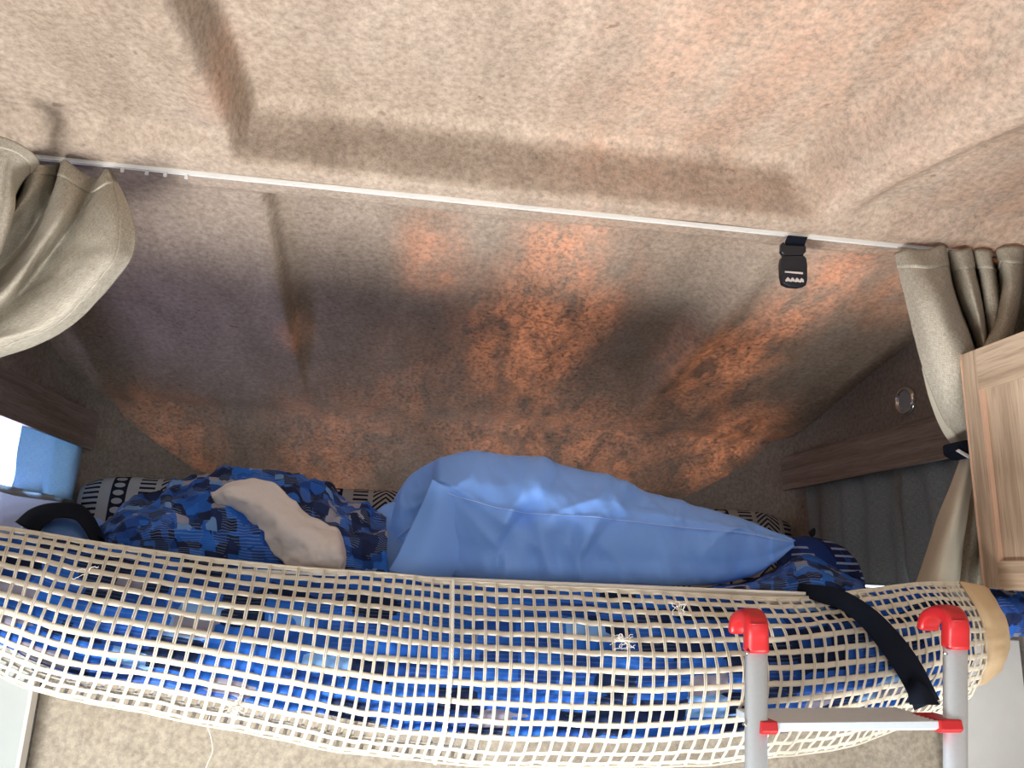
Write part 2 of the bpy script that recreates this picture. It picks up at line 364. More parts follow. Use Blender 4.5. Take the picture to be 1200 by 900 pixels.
# carpeted bulkhead under the bunk with its pale panels
tag(MB().box(-.575, 1.045, 1.45, 1.47, -H, -.105).build('wall_front', M['carpet'], smooth=False), kind='structure')
def rounded_frame(y0, y1, z0, z1, x, wd, th, r=.04, n=6):
    out = []; inn = []
    for cy, cz, a0 in ((y1 - r, z1 - r, 0), (y0 + r, z1 - r, PI / 2), (y0 + r, z0 + r, PI), (y1 - r, z0 + r, 1.5 * PI)):
        for k in range(n + 1):
            a = a0 + PI / 2 * k / n; out.append((cy + r * math.cos(a), cz + r * math.sin(a))); inn.append((cy + (r - wd) * math.cos(a), cz + (r - wd) * math.sin(a)))
    m = len(out); vs = [(x, a, b) for a, b in out] + [(x, a, b) for a, b in inn] + [(x + th, a, b) for a, b in out] + [(x + th, a, b) for a, b in inn]; fs = []
    for i in range(m):
        j = (i + 1) % m
        fs += [[i, j, m + j, m + i], [2 * m + i, 3 * m + i, 3 * m + j, 2 * m + j], [i, 2 * m + i, 2 * m + j, j], [m + i, m + j, 3 * m + j, 3 * m + i]]
    return vs, fs
for k, (sg, a, b, c, d) in enumerate(((-1, 1.50, 2.22, .135, .34), (1, 1.40, 2.05, -.01, .28))):
    x = XC + sg * XW
    e = MB().add(*rounded_frame(a - .012, b + .012, c - .012, d + .012, x - (.012 if sg > 0 else -.0), .022, .012 * 1, .045)).build('window_%d' % (k + 1), M['white'])
    tag(e, kind='structure')
    MB().box(x + sg * .006 - .0015, x + sg * .006 + .0015, a, b, c, d).build('window_pane', M['glass'], e, smooth=False)

# ------------------------------------------------------------------ bunk platform, mattress
b = empty('bunk_platform', (XC, 1.6, -.10), 'cream bunk board running across the van behind the safety net', 'bed base')
obj('base_board', [(a, b, z) for z in (-.10, -.075) for a, b in ((-.885, 1.166), (.87, 1.166), (1.175, 2.22), (.95, 2.50), (-.66, 2.50), (-.885, 2.22))], [[5, 4, 3, 2, 1, 0], [6, 7, 8, 9, 10, 11]] + [[i, (i + 1) % 6, 6 + (i + 1) % 6, 6 + i] for i in range(6)], M['cream'], b, smooth=False)
MB().box(-.895, .88, 1.150, 1.166, -.10, -.016).build('front_board', M['cream'], b, smooth=False)
MB().box(-.895, .88, 1.146, 1.172, -.016, -.011).build('edge_trim', M['creamlip'], b, smooth=False, bevel=.0015)
def cushion(name, x0, x1, y0, y1, z0, z1, r, mat, **k):
    rings = []
    n = 46; x_ = [x0 + (x1 - x0) * i / n for i in range(n + 1)]
    for i, x in enumerate(x_):
        e = min(i, n - i); s = [.80, .93, .98][e] if e < 3 else 1; ring = []
        for q in range(32):
            a = 2 * PI * q / 32; ca = math.copysign(abs(math.cos(a)) ** .55, math.cos(a)); sa = math.copysign(abs(math.sin(a)) ** .55, math.sin(a))
            ring.append(Vector((x, (y0 + y1) / 2 + (y1 - y0) / 2 * ca * s, (z0 + z1) / 2 + (z1 - z0) / 2 * sa * s + .003 * noise.noise(Vector((x * 6, q * .2, 0))))))
        rings.append(ring)
    uv = [(p.x, p.z + p.y * .8) for r_ in rings for p in r_]
    return closed(name, rings, mat, uvs=uv, **k)
tag(cushion('mattress', -.89, .93, 1.19, 2.20, -.074, -.025, .02, M['mattress']), 'thin pale mattress lying on the bunk under the bedding', 'mattress')
tag(cushion('backrest_cushion', -.875, 1.16, 2.21, 2.32, -.072, .213, .04, M['tribal']), 'long grey cushion with black dash and zigzag print at the back of the bunk', 'cushion')

# ------------------------------------------------------------------ wooden pelmets above the side windows
def pelmet(x0, x1, lab):
    e = empty('window_pelmet', ((x0 + x1) / 2, 1.6, .282), lab, 'pelmet')
    MB().box(x0, x1, 1.12, 2.28, .282, .385).build('fascia', M['greywood'], e, smooth=False, bevel=.002)
    return e
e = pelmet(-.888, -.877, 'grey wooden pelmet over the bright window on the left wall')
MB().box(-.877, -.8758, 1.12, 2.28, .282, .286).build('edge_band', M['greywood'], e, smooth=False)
e = pelmet(1.166, 1.178, 'oak wooden pelmet over the closed grey curtains on the right wall')
MB().box(1.1645, 1.166, 1.12, 2.28, .282, .286).build('edge_band', M['greywood'], e, smooth=False)

# small curtains on the side windows
def wavy(x, y0, y1, z0, z1, waves, amp, flare=0, n=90, nv=24, seed=0, sg=-1):
    G = []
    for i in range(n):
        u = i / (n - 1); c = []
        for j in range(nv):
            v = j / (nv - 1); y = y0 + (y1 - y0) * u + flare * v * (u - .5)
            a = amp * (.6 + .6 * v) * math.sin(2 * PI * waves * u + seed + 1.2 * math.sin(3 * u + seed)) + .006 * noise.noise(Vector((u * 7, v * 3, seed)))
            c.append(Vector((x + a, y, z1 + (z0 - z1) * v)))
        G.append(c)
    return G
tag(sheet('window_curtain', wavy(-.903, 1.90, 2.27, .140, .330, 2.5, .0105, seed=1), M['bluevoile'], solid=.0015), 'pale blue-grey curtain half drawn over the bright left window', 'curtain', 'short curtains on the side windows')
tag(sheet('window_curtain', wavy(1.189, 1.705, 2.17, .005, .30, 4.5, .009, -.03, seed=2), M['voile'], solid=.0015), 'dark grey-blue window curtain on right wall, the panel farther from the oak cabinet', 'curtain', 'short curtains on the side windows')
tag(sheet('window_curtain', wavy(1.187, 1.30, 1.745, .005, .30, 4, .009, -.06, seed=5), M['voile'], solid=.0015), 'dark grey-blue window curtain on right wall, the panel beside the tied linen curtain', 'curtain', 'short curtains on the side windows')

# round spot lamp on the right wall
e = empty('wall_lamp', (1.21, 1.705, .43), 'round chrome reading lamp set in the felt wall above the right pelmet', 'lamp')
def disc_lathe(prof_, cx, cy, cz, n=40):
    vs = []; fs = []
    for (r, d) in prof_:
        for k in range(n): a = 2 * PI * k / n; vs.append(Vector((cx - d, cy + r * math.cos(a), cz + r * math.sin(a))))
    for i in range(len(prof_) - 1):
        for k in range(n): fs.append([i * n + k, i * n + (k + 1) % n, (i + 1) * n + (k + 1) % n, (i + 1) * n + k])
    fs.append([(len(prof_) - 1) * n + k for k in range(n)]); return vs, fs
obj('lamp_ring', *disc_lathe([(.036, -.004), (.037, .004), (.034, .010), (.030, .012), (.027, .009), (.026, .004), (.001, .0035)], 1.21, 1.705, .452), M['chrome'], e)
obj('lamp_lens', *disc_lathe([(.0265, .003), (.0265, .006), (.020, .009), (.010, .0105), (.001, .011)], 1.21, 1.705, .452), M['lens'], e)
# small hook plate low on the right wall
e = empty('coat_hook', (1.195, 2.17, .09), 'small grey hook plate on the right wall behind the plaid cushion', 'hook')
MB().tube([(1.207, 2.17, .085), (1.198, 2.165, .09), (1.190, 2.16, .115), (1.196, 2.158, .140)], [.008, .010, .012, .006], 10).build('hook', M['greywood'], e)
MB().tube([(1.205, 2.165, .13), (1.190, 2.155, .150), (1.199, 2.150, .160)], [.010, .012, .007], 10).build('hook_tip', M['blackp'], e)

# ------------------------------------------------------------------ curtain rail on the roof beam
e = empty('curtain_rail', (XC, 1.27, .635), 'thin white aluminium curtain rail screwed under the felt roof beam', 'curtain rail')
MB().box(-.88, 1.18, 1.2675, 1.2745, .6445, .6500).build('track', M['alu'], e, smooth=False, bevel=.0006)
MB().box(-.88, 1.18, 1.2675, 1.2690, .6425, .6446).build('front_lip', M['alu'], e, smooth=False)
MB().box(-.88, 1.18, 1.2730, 1.2745, .6425, .6446).build('rear_lip', M['alu'], e, smooth=False)
MB().box(-.88, 1.18, 1.2690, 1.2730, .6440, .6446).build('channel', M['whitegrey'], e, smooth=False)
for x in [-.52, -.48, -.45, -.415, .97, 1.01, 1.05, 1.09]:
    g = MB().box(x - .003, x + .003, 1.2693, 1.2727, .634, .6438).build('glide', M['whitegrey'], e, smooth=False, bevel=.001)

# ------------------------------------------------------------------ buckle hanging from the rail
e = empty('strap_buckle', (.69, 1.27, .545), 'black plastic strap buckle hanging from the white rail beside the right curtain', 'buckle')
def plate(pts, Y, th, mat, name, parent, bevel=.002):
    a = [P(px, py, Y) for px, py in pts]; n = len(a); bk = [p + Vector((0, th, 0)) for p in a]
    fs = [list(range(n))[::-1], [n + i for i in range(n)]] + [[i, (i + 1) % n, n + (i + 1) % n, n + i] for i in range(n)]
    return obj(name, a + bk, fs, mat, parent, smooth=False, bevel=bevel)
plate([(924, 275.5), (947, 277.5), (944, 284), (943, 290), (920, 289), (921, 282)], 1.262, .004, M['black'], 'webbing_loop', e, .001)
plate([(916, 285), (919, 283), (921, 287), (942, 288), (944, 286.5), (945, 290), (945, 295), (942, 297.5), (942, 300), (918, 300), (918, 297.5), (915.5, 295)], 1.258, .010, M['blackp'], 'buckle_top', e)
plate([(918, 299.5), (943, 299.5), (945.5, 303), (946.5, 310), (946.5, 328), (945, 334), (937, 336), (925, 335), (918, 331.5), (916, 322), (915.5, 308), (916.5, 302)], 1.256, .013, M['blackp'], 'buckle_body', e)
plate([(920, 317.5), (941, 319), (941, 321), (920, 319)], 1.2545, .002, M['print'], 'slot_line', e, .0002)
for k in range(4):
    x = 920.5 + k * 5.4; y = 327 + k * .35
    plate([(x, y + 1), (x + 2.6, y - 2.4), (x + 5.2, y - .4), (x + 5.4, y + 2.6), (x + 3, y + 1.8), (x + 1.5, y + 3)], 1.2545, .002, M['print'], 'printed_mark', e, .0002)

# ------------------------------------------------------------------ main curtains
e = empty('bunk_curtain', P(-60, 420, 1.26), 'beige linen curtain swept up to the left, hanging from the rail above the bright window', 'curtain', 'linen curtains of the bunk')
cols = [
 [(131, 201, 1.262), (150, 243, 1.23), (158, 288, 1.22), (139, 322, 1.22), (96, 372, 1.23), (40, 405, 1.24), (-60, 432, 1.25)],
 [(124, 199, 1.262), (133, 245, 1.215), (128, 292, 1.20), (103, 330, 1.20), (60, 378, 1.21), (0, 402, 1.22), (-60, 424, 1.23)],
 [(118, 206, 1.265), (108, 250, 1.225), (84, 300, 1.215), (52, 345, 1.215), (12, 382, 1.22), (-25, 400, 1.22), (-60, 414, 1.22)],
 [(112, 210, 1.272), (92, 252, 1.25), (58, 300, 1.245), (22, 345, 1.24), (-10, 370, 1.24), (-35, 390, 1.24), (-60, 405, 1.24)],
 [(96, 203, 1.255), (78, 245, 1.215), (48, 290, 1.205), (15, 335, 1.20), (-15, 362, 1.20), (-40, 380, 1.21), (-60, 395, 1.21)],
 [(76, 188, 1.245), (62, 235, 1.225), (40, 280, 1.22), (8, 325, 1.22), (-20, 352, 1.22), (-40, 370, 1.22), (-60, 385, 1.22)],
 [(72, 196, 1.285), (60, 230, 1.27), (35, 275, 1.265), (2, 315, 1.26), (-25, 340, 1.26), (-42, 360, 1.25), (-60, 375, 1.25)],
 [(66, 193, 1.27), (50, 225, 1.25), (22, 262, 1.24), (-5, 300, 1.24), (-28, 328, 1.24), (-44, 345, 1.24), (-60, 362, 1.24)],
 [(44, 194, 1.235), (36, 222, 1.225), (12, 255, 1.22), (-12, 290, 1.22), (-30, 315, 1.22), (-45, 335, 1.22), (-60, 350, 1.22)],
 [(24, 194, 1.245), (24, 225, 1.245), (4, 258, 1.245), (-16, 285, 1.245), (-33, 305, 1.24), (-46, 325, 1.23), (-60, 340, 1.23)],
 [(30, 202, 1.285), (22, 232, 1.28), (-2, 262, 1.275), (-20, 285, 1.27), (-35, 300, 1.26), (-48, 318, 1.25), (-60, 330, 1.25)],
 [(44, 187, 1.20), (20, 205, 1.19), (16, 245, 1.19), (2, 290, 1.19), (-20, 325, 1.19), (-42, 345, 1.20), (-60, 360, 1.20)],
 [(24, 170, 1.175), (8, 195, 1.17), (2, 245, 1.17), (-12, 290, 1.17), (-28, 325, 1.17), (-44, 345, 1.18), (-60, 358, 1.19)],
 [(0, 160, 1.17), (-12, 195, 1.165), (-18, 245, 1.165), (-28, 290, 1.165), (-38, 320, 1.17), (-50, 340, 1.18), (-60, 350, 1.19)],
]
cols = [[(a, b_, 1.242 + (c - 1.242) * 1.7) for a, b_, c in q] for q in cols]
G = displace(grid(cols, 200, 90), lambda u, v, p: .0012 * noise.noise(p * 40) + .003 * noise.noise(p * 12))
sheet('curtain_cloth', G, M['linen'], e, solid=.002)
# stitched header: a folded tape and the hem along the leading edge
def offset_sheet(G, i0, i1, j0, j1, d):
    N = grid_normals(G); return [[G[i][j] + N[i][j] * d for j in range(j0, j1)] for i in range(i0, i1)]
sheet('header_tape', offset_sheet(G, 0, 200, 0, 7, .0016), M['linen'], e, solid=.0012)
sheet('side_hem', offset_sheet(G, 0, 12, 0, 90, .0016), M['linen'], e, solid=.0012)

e = empty('bunk_curtain', P(1120, 690, 1.26), 'beige linen curtain on the right, pinched by a tieback beside the oak cabinet', 'curtain', 'linen curtains of the bunk')
cols = [
 [(1048, 297, 1.262), (1058, 340, 1.24), (1072, 395, 1.235), (1088, 450, 1.24), (1108, 495, 1.25), (1131, 524, 1.26)],
 [(1062, 292, 1.25), (1076, 345, 1.215), (1092, 400, 1.21), (1106, 450, 1.22), (1120, 495, 1.24), (1134, 522, 1.255)],
 [(1082, 294, 1.245), (1098, 345, 1.205), (1116, 400, 1.20), (1128, 450, 1.215), (1132, 495, 1.235), (1137, 522, 1.25)],
 [(1105, 288, 1.25), (1116, 345, 1.23), (1137, 400, 1.225), (1146, 450, 1.23), (1144, 495, 1.24), (1140, 522, 1.25)],
 [(1108, 298, 1.29), (1122, 350, 1.28), (1142, 405, 1.28), (1150, 450, 1.28), (1146, 495, 1.27), (1140, 522, 1.26)],
 [(1112, 293, 1.262), (1128, 350, 1.25), (1146, 405, 1.25), (1152, 450, 1.25), (1147, 495, 1.25), (1141, 522, 1.25)],
 [(1124, 294, 1.245), (1140, 345, 1.225), (1153, 405, 1.225), (1156, 450, 1.23), (1149, 495, 1.24), (1142, 522, 1.25)],
 [(1136, 291, 1.252), (1148, 345, 1.24), (1158, 405, 1.24), (1159, 450, 1.24), (1150, 495, 1.25), (1143, 522, 1.25)],
 [(1138, 296, 1.29), (1150, 350, 1.28), (1159, 405, 1.28), (1160, 450, 1.28), (1151, 495, 1.27), (1143, 522, 1.26)],
 [(1142, 293, 1.255), (1154, 345, 1.24), (1161, 405, 1.24), (1162, 450, 1.25), (1152, 495, 1.25), (1144, 522, 1.25)],
 [(1154, 293, 1.245), (1165, 345, 1.23), (1168, 405, 1.23), (1166, 450, 1.24), (1154, 495, 1.25), (1145, 522, 1.25)],
 [(1160, 296, 1.252), (1169, 345, 1.245), (1170, 405, 1.245), (1168, 450, 1.25), (1156, 495, 1.25), (1146, 522, 1.25)],
 [(1163, 306, 1.30), (1170, 350, 1.29), (1171, 405, 1.28), (1169, 450, 1.28), (1157, 495, 1.27), (1147, 522, 1.26)],
 [(1168, 308, 1.275), (1174, 340, 1.27), (1172, 405, 1.26), (1170, 450, 1.26), (1158, 495, 1.26), (1148, 522, 1.26)],
 [(1178, 309, 1.27), (1172, 350, 1.27), (1168, 405, 1.26), (1166, 450, 1.26), (1158, 495, 1.26), (1148, 522, 1.26)],
 [(1168, 293, 1.25), (1176, 330, 1.235), (1166, 380, 1.225), (1150, 418, 1.225), (1148, 480, 1.24), (1149, 522, 1.25)],
 [(1182, 289, 1.235), (1186, 335, 1.215), (1176, 385, 1.21), (1162, 420, 1.215), (1155, 480, 1.24), (1150, 522, 1.25)],
 [(1199, 291, 1.24), (1197, 335, 1.23), (1184, 390, 1.225), (1170, 425, 1.23), (1160, 480, 1.24), (1151, 522, 1.25)],
 [(1200, 300, 1.30), (1199, 345, 1.29), (1188, 395, 1.29), (1176, 430, 1.28), (1163, 480, 1.27), (1152, 522, 1.26)],
 [(1225, 296, 1.25), (1220, 345, 1.24), (1205, 395, 1.24), (1185, 440, 1.24), (1168, 485, 1.25), (1153, 522, 1.25)],
]
cols = [[(a, b_, 1.245 + (c - 1.245) * 1.5) for a, b_, c in q] for q in cols]
G = displace(grid(cols, 260, 70), lambda u, v, p: .0012 * noise.noise(p * 40) + .0025 * noise.noise(p * 13))
sheet('curtain_cloth', G, M['linen'], e, solid=.002)
sheet('header_tape', offset_sheet(G, 0, 260, 0, 7, .0016), M['linen'], e, solid=.0012)
G = grid([[(1080, 430, 1.262), (1090, 470, 1.265), (1106, 508, 1.27), (1133, 541, 1.27)], [(1086, 430, 1.25), (1099, 470, 1.25), (1116, 506, 1.255), (1135, 535, 1.262)], [(1090, 430, 1.258), (1106, 470, 1.26), (1124, 506, 1.262), (1137, 528, 1.265)]], 20, 40)
tag(sheet('lining', G, M['lining'], e, solid=.0015), 'cream lining')
G = grid([[(1127, 536, 1.275), (1112, 575, 1.29), (1095, 620, 1.30), (1072, 688, 1.31)], [(1132, 536, 1.255), (1122, 575, 1.245), (1107, 620, 1.235), (1085, 692, 1.235)], [(1138, 536, 1.25), (1131, 575, 1.235), (1121, 620, 1.225), (1104, 694, 1.22)], [(1143, 537, 1.265), (1138, 575, 1.26), (1131, 620, 1.265), (1122, 692, 1.275)]], 50, 50)
tag(sheet('lining', displace(G, lambda u, v, p: .002 * noise.noise(p * 15)), M['lining'], e, solid=.0015), 'cream lining')
G = grid([[(1140, 537, 1.29), (1134, 580, 1.29), (1128, 630, 1.295), (1116, 692, 1.30)], [(1143, 537, 1.28), (1143, 580, 1.27), (1139, 630, 1.27), (1132, 692, 1.275)], [(1146, 537, 1.275), (1148, 580, 1.275), (1148, 630, 1.285), (1146, 692, 1.30)], [(1147, 537, 1.28), (1152, 580, 1.26), (1157, 630, 1.26), (1160, 692, 1.265)], [(1150, 537, 1.285), (1158, 580, 1.28), (1170, 630, 1.285), (1182, 692, 1.29)]], 60, 50)
sheet('lower_drape', displace(G, lambda u, v, p: .003 * noise.noise(p * 18)), M['linen'], e, solid=.0015)
plate([(1126, 517), (1134, 515), (1146, 518), (1148, 528), (1144, 536), (1136, 535), (1127, 529)], 1.215, .05, M['black'], 'tieback', e, .004)
plate([(1121, 528), (1124, 526), (1138, 534), (1136, 537)], 1.212, .004, M['whitegrey'], 'tie_clip', e, .001)

# ------------------------------------------------------------------ oak cabinet on the right
e = empty('oak_cabinet', (1.07, .75, .0), 'light oak cabinet standing out from the right wall beside the tied curtain', 'cabinet')
MB().box(.968, 1.205, -.10, 1.165, .004, .395).build('carcass', M['wood'], e, smooth=False, bevel=.001)
d = MB().box(.957, .965, .67, 1.175, .010, .400).build('door', M['wood'], e, smooth=False)
MB().box(.950, .967, .66, .695, .006, .405).build('stile', M['wood'], d, smooth=False, bevel=.0015)
MB().box(.950, .967, 1.150, 1.183, .006, .405).build('stile', M['wood'], d, smooth=False, bevel=.0015)
MB().box(.950, .967, .695, 1.150, .333, .405).build('rail', M['woodx'], d, smooth=False, bevel=.0015)
MB().box(.950, .967, .695, 1.150, .006, .05).build('rail', M['woodx'], d, smooth=False, bevel=.0015)
MB().box(.949, .968, 1.1825, 1.186, .006, .405).build('edge_band', M['edge'], d, smooth=False)
MB().box(.9495, .957, 1.144, 1.149, .048, .333).build('bead', M['edge'], d, smooth=False)

# ------------------------------------------------------------------ pale panels below the bunk
e = empty('side_panel', (-.74, 1.42, -H), 'tall pale greenish-white panel below the left end of the net', 'panel')
MB().box(-.895, -.575, 1.405, 1.425, -H, -.12).build('panel_face', M['white'], e, smooth=False, bevel=.001)
MB().box(-.575, -.569, 1.404, 1.426, -H, -.12).build('edge_strip', M['whitegrey'], e, smooth=False)
e = empty('side_panel', (1.13, 1.42, -H), 'tall plain off-white panel below the right end of the net beside the ladder', 'panel')
MB().box(1.052, 1.19, 1.405, 1.425, -H, -.088).build('panel_face', M['whitegrey'], e, smooth=False, bevel=.001)
MB().box(1.03, 1.050, 1.40, 1.43, -H, -.11).build('edge_strip', M['creamlip'], e, smooth=False, bevel=.002)

# ------------------------------------------------------------------ pillow in a blue satin case
e = empty('pillow', P(680, 690, 1.4), 'large light blue satin pillow with a stitched seam lying in the middle of the bunk', 'pillow')
#      px   top   seam  bottom  Yfront
SEC = [(447, 652, 660, 668, 1.40), (450, 612, 645, 671, 1.395), (459, 588, 635, 673, 1.385), (475, 564, 622, 675, 1.372), (492, 550, 607, 676, 1.352), (505, 543, 590, 677, 1.325),
       (516, 538, 578, 677, 1.285), (545, 532, 585, 678, 1.262), (590, 534, 597, 681, 1.245), (640, 542, 603, 683, 1.235), (690, 556, 606, 685, 1.235), (740, 573, 611, 686, 1.240),
       (790, 588, 617, 686, 1.25), (840, 602, 622, 684, 1.265), (880, 614, 626, 675, 1.285), (908, 625, 632, 659, 1.305), (922, 630, 634, 647, 1.325), (930, 634, 636, 640, 1.335)]
rings = []
sec = cr([Vector((a, b, c)) for a, b, c, d_, f in SEC], 240); sec2 = cr([Vector((d_, f, 0)) for a, b, c, d_, f in SEC], 240)
CRS = [(528, -.9, .008, .010), (560, -1.2, .010, .009), (598, .25, .009, .012), (618, .5, .010, -.009), (648, .9, .012, .007), (700, .35, .010, .009), (722, .6, .012, -.006), (787, -.15, .008, .011), (803, .1, .010, -.008), (745, -.5, .012, .006), (850, .4, .010, .006), (880, .2, .010, -.005), (675, -.7, .012, .006)]
CRE = [(520, .6, .020, .006), (600, .55, .030, .007), (612, -.3, .03, -.005), (690, .2, .02, .005), (700, .5, .03, .006), (790, -.2, .02, -.006), (800, -.1, .02, .006), (660, .9, .04, .004), (850, .3, .03, .004), (745, .1, .03, -.004)]
for s, q in zip(sec, sec2):
    px, top, seam = s; bot, Yf = q.x, q.y; th = min(.20, (bot - top) * .0016 + .03)
    F = P(px, seam, Yf); B = P(px, bot, Yf + .045 * min(1, (bot - top) / 80)); T = P(px + 2, top, Yf + .09 * min(1, (bot - top) / 80) + .01); K = (T + B) / 2 + Vector((0, th, 0))
    FT = P(px, seam + (top - seam) * .55, Yf + .018); FB = P(px, seam + (bot - seam) * .55, Yf + .004)
    ctl = [F, FT, T, K, B, FB]; loop = []
    for k in range(6):
        p0, p1, p2, p3 = ctl[k - 1], ctl[k], ctl[(k + 1) % 6], ctl[(k + 2) % 6]
        for m in range(11):
            f = m / 11; v = .5 * (2 * p1 + (p2 - p0) * f + (2 * p0 - 5 * p1 + 4 * p2 - p3) * f * f + (3 * p1 - p0 - 3 * p2 + p3) * f ** 3)
            v = v.copy()
            ang = (k + f) / 6
            w_ = 0
            for (cx, sl, cw, am) in CRE:
                d_ = (px - cx - sl * 60 * (math.sin(2 * PI * ang))) / 900; w_ += am * math.exp(-(d_ / (cw * .45)) ** 2)
            for (cx, sl, cw, am) in CRS:
                d_ = abs(px - cx - sl * 70 * math.sin(2 * PI * ang) - 10 * noise.noise(Vector((cx, ang * 5, 0)))) / 900; w_ += am * math.exp(-d_ / cw) * (.35 + .65 * abs(math.sin(2 * PI * ang + cx))) * (1 if k in (0, 1, 5, 4) else .2)
            w_ += .006 * ridged(v, (9, 4, 5), 2) + .0055 * ridged(v + Vector((v.z * .5, 0, 0)), (21, 5, 6), 2) + .004 * noise.noise(Vector((px * .03, v.z * 9, 2)))
            if k == 0 and m == 0: w_ += .0015
            if px > 905 or px < 452: w_ *= .3
            v += Vector((0, -w_, w_ * .2 * (1 if k in (1, 2) else 0))); loop.append(v)
    rings.append(loop)
pb = closed('pillowcase', rings, M['pillow'], e)
# stitched seam line on the case
sp = [r[0] + Vector((0, -.0012, 0)) for r in rings[34:-5]]
MB().tube(sp, .0007, 6).build('seam', M['seamthread'], pb)
# turned-back open end of the case
G = grid([[(507, 562, 1.268), (494, 592, 1.275), (478, 625, 1.275), (466, 650, 1.27), (455, 669, 1.27)], [(520, 568, 1.262), (512, 600, 1.262), (502, 635, 1.262), (492, 658, 1.262), (480, 674, 1.262)], [(548, 574, 1.275), (546, 605, 1.272), (542, 640, 1.272), (538, 664, 1.278), (530, 677, 1.285)]], 24, 40)
sheet('case_edge', displace(G, lambda u, v, p: .002 * noise.noise(p * 20)), M['pillow'], e, solid=.002)
G = grid([[(402, 622, 1.36), (403, 640, 1.33), (405, 655, 1.31), (404, 670, 1.31)], [(420, 606, 1.37), (424, 630, 1.32), (426, 652, 1.31), (426, 672, 1.30)], [(438, 600, 1.40), (440, 628, 1.37), (444, 652, 1.34), (446, 674, 1.31)], [(455, 590, 1.42), (456, 625, 1.39), (458, 655, 1.33), (459, 675, 1.29)], [(480, 585, 1.42), (480, 620, 1.40), (478, 650, 1.34), (476, 676, 1.29)]], 40, 40)
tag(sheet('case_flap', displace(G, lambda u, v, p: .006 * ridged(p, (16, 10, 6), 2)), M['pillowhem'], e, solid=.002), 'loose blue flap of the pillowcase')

# ------------------------------------------------------------------ crumpled bedding on the bunk
def heap(top, bot, Yf, Yb, nu=110, nv=60, amp=.014, sc=(14, 10, 12), seed=0, mid=None, tuck=None):
    """bedding heap: front foot line -> crest -> down the far side"""
    cols = []
    for (tx, ty), (bx, by) in zip(top, bot):
        C_ = P(tx, ty, (Yf + Yb) / 2); F = P(bx, by, Yf)
        m1 = P(bx * .6 + tx * .4, by * .55 + ty * .45, Yf + .012); m2 = P(bx * .2 + tx * .8, by * .12 + ty * .88, Yf + (Yb - Yf) * .25)
        Bk = Vector((C_.x, Yb, -.028)); m3 = Vector((C_.x, Yb - .03, C_.z * .5 - .012))
        cols.append([F, m1, m2, C_, m3, Bk])
    G = grid(cols, nu, nv)
    return displace(G, lambda u, v, p: amp * (ridged(p + Vector((seed, 0, 0)), sc, 3)) * min(1, 4 * v + .25) * (1 if v < .6 else .4))
top = [(125, 632), (134, 612), (150, 592), (180, 580), (215, 572), (250, 560), (290, 559), (335, 563), (375, 573), (410, 592), (450, 606)]
bot = [(128, 640), (140, 645), (160, 648), (190, 650), (225, 656), (260, 662), (300, 668), (340, 672), (380, 674), (420, 676), (455, 678)]
tag(sheet('duvet', heap(top, bot, 1.26, 1.62, amp=.028, sc=(13, 9, 12), seed=3), M['duvet'], solid=.004), 'crumpled royal blue patterned duvet heaped on the left half of the bunk', 'duvet')
G = grid([[(246, 577, 1.31), (249, 582, 1.29), (255, 590, 1.30)], [(268, 565, 1.30), (272, 582, 1.262), (283, 603, 1.29)], [(300, 563, 1.295), (300, 592, 1.25), (300, 621, 1.28)], [(322, 570, 1.285), (318, 604, 1.24), (312, 638, 1.265)], [(346, 592, 1.275), (338, 622, 1.225), (328, 655, 1.245)], [(368, 609, 1.265), (362, 636, 1.215), (346, 667, 1.228)], [(384, 617, 1.262), (380, 642, 1.212), (368, 671, 1.220)], [(397, 622, 1.262), (396, 645, 1.215), (396, 673, 1.222)], [(402, 640, 1.275), (403, 656, 1.25), (403, 673, 1.245)]], 90, 40)
tag(sheet('bed_sheet', displace(G, lambda u, v, p: .009 * ridged(p, (14, 14, 20), 3)), M['whitecloth'], solid=.004), 'rumpled white cotton sheet curled over the blue duvet left of the pillow', 'sheet')
top = [(835, 689), (870, 685), (900, 676), (922, 662), (942, 652), (960, 660), (985, 674), (1010, 686)]
bot = [(835, 690), (870, 691), (900, 692), (930, 694), (955, 695), (975, 696), (995, 696), (1012, 695)]
tag(sheet('bedspread', heap(top, bot, 1.20, 1.5, 90, 40, .008, (16, 9, 14), 9), M['duvet'], solid=.004), 'rumpled blue printed bedspread corner under the right tip of the light blue pillow', 'bedspread')
# navy plaid roll
rings = []
for i, (px, t_, b_) in enumerate([(925, 640, 690), (929, 636, 692), (945, 633, 694), (965, 637, 696), (982, 644, 697), (993, 655, 698), (1000, 670, 699), (1004, 688, 699)]):
    T, B = P(px, t_, 1.60), P(px, b_, 1.55); c = (T + B) / 2; r = (T - B).length / 2
    rings.append([c + Vector((0, math.cos(a) * max(r, .01) * 1.1, math.sin(a) * r)) for a in [2 * PI * k / 24 for k in range(24)]])
tag(closed('plaid_cushion', rings, M['plaid'], uvs=[(p.x + p.y * .5, p.z) for r in rings for p in r]), 'dark navy plaid cushion with pale lines at the right end of the bunk', 'cushion')
G = grid([[(1140, 690, 1.22), (1150, 705, 1.21), (1160, 722, 1.21), (1170, 748, 1.24)], [(1158, 684, 1.23), (1166, 700, 1.20), (1176, 722, 1.20), (1180, 748, 1.23)], [(1176, 688, 1.24), (1184, 702, 1.20), (1187, 722, 1.195), (1184, 747, 1.22)], [(1192, 694, 1.24), (1198, 706, 1.21), (1196, 724, 1.21), (1187, 745, 1.23)], [(1215, 690, 1.27), (1215, 712, 1.26), (1214, 730, 1.26), (1212, 746, 1.28)]], 60, 50)
tag(sheet('cloth', displace(G, lambda u, v, p: .006 * ridged(p, (22, 10, 22), 2)), M['duvet'], solid=.003), 'small blue striped cloth corner poking out right of the net under the cabinet', 'cloth')
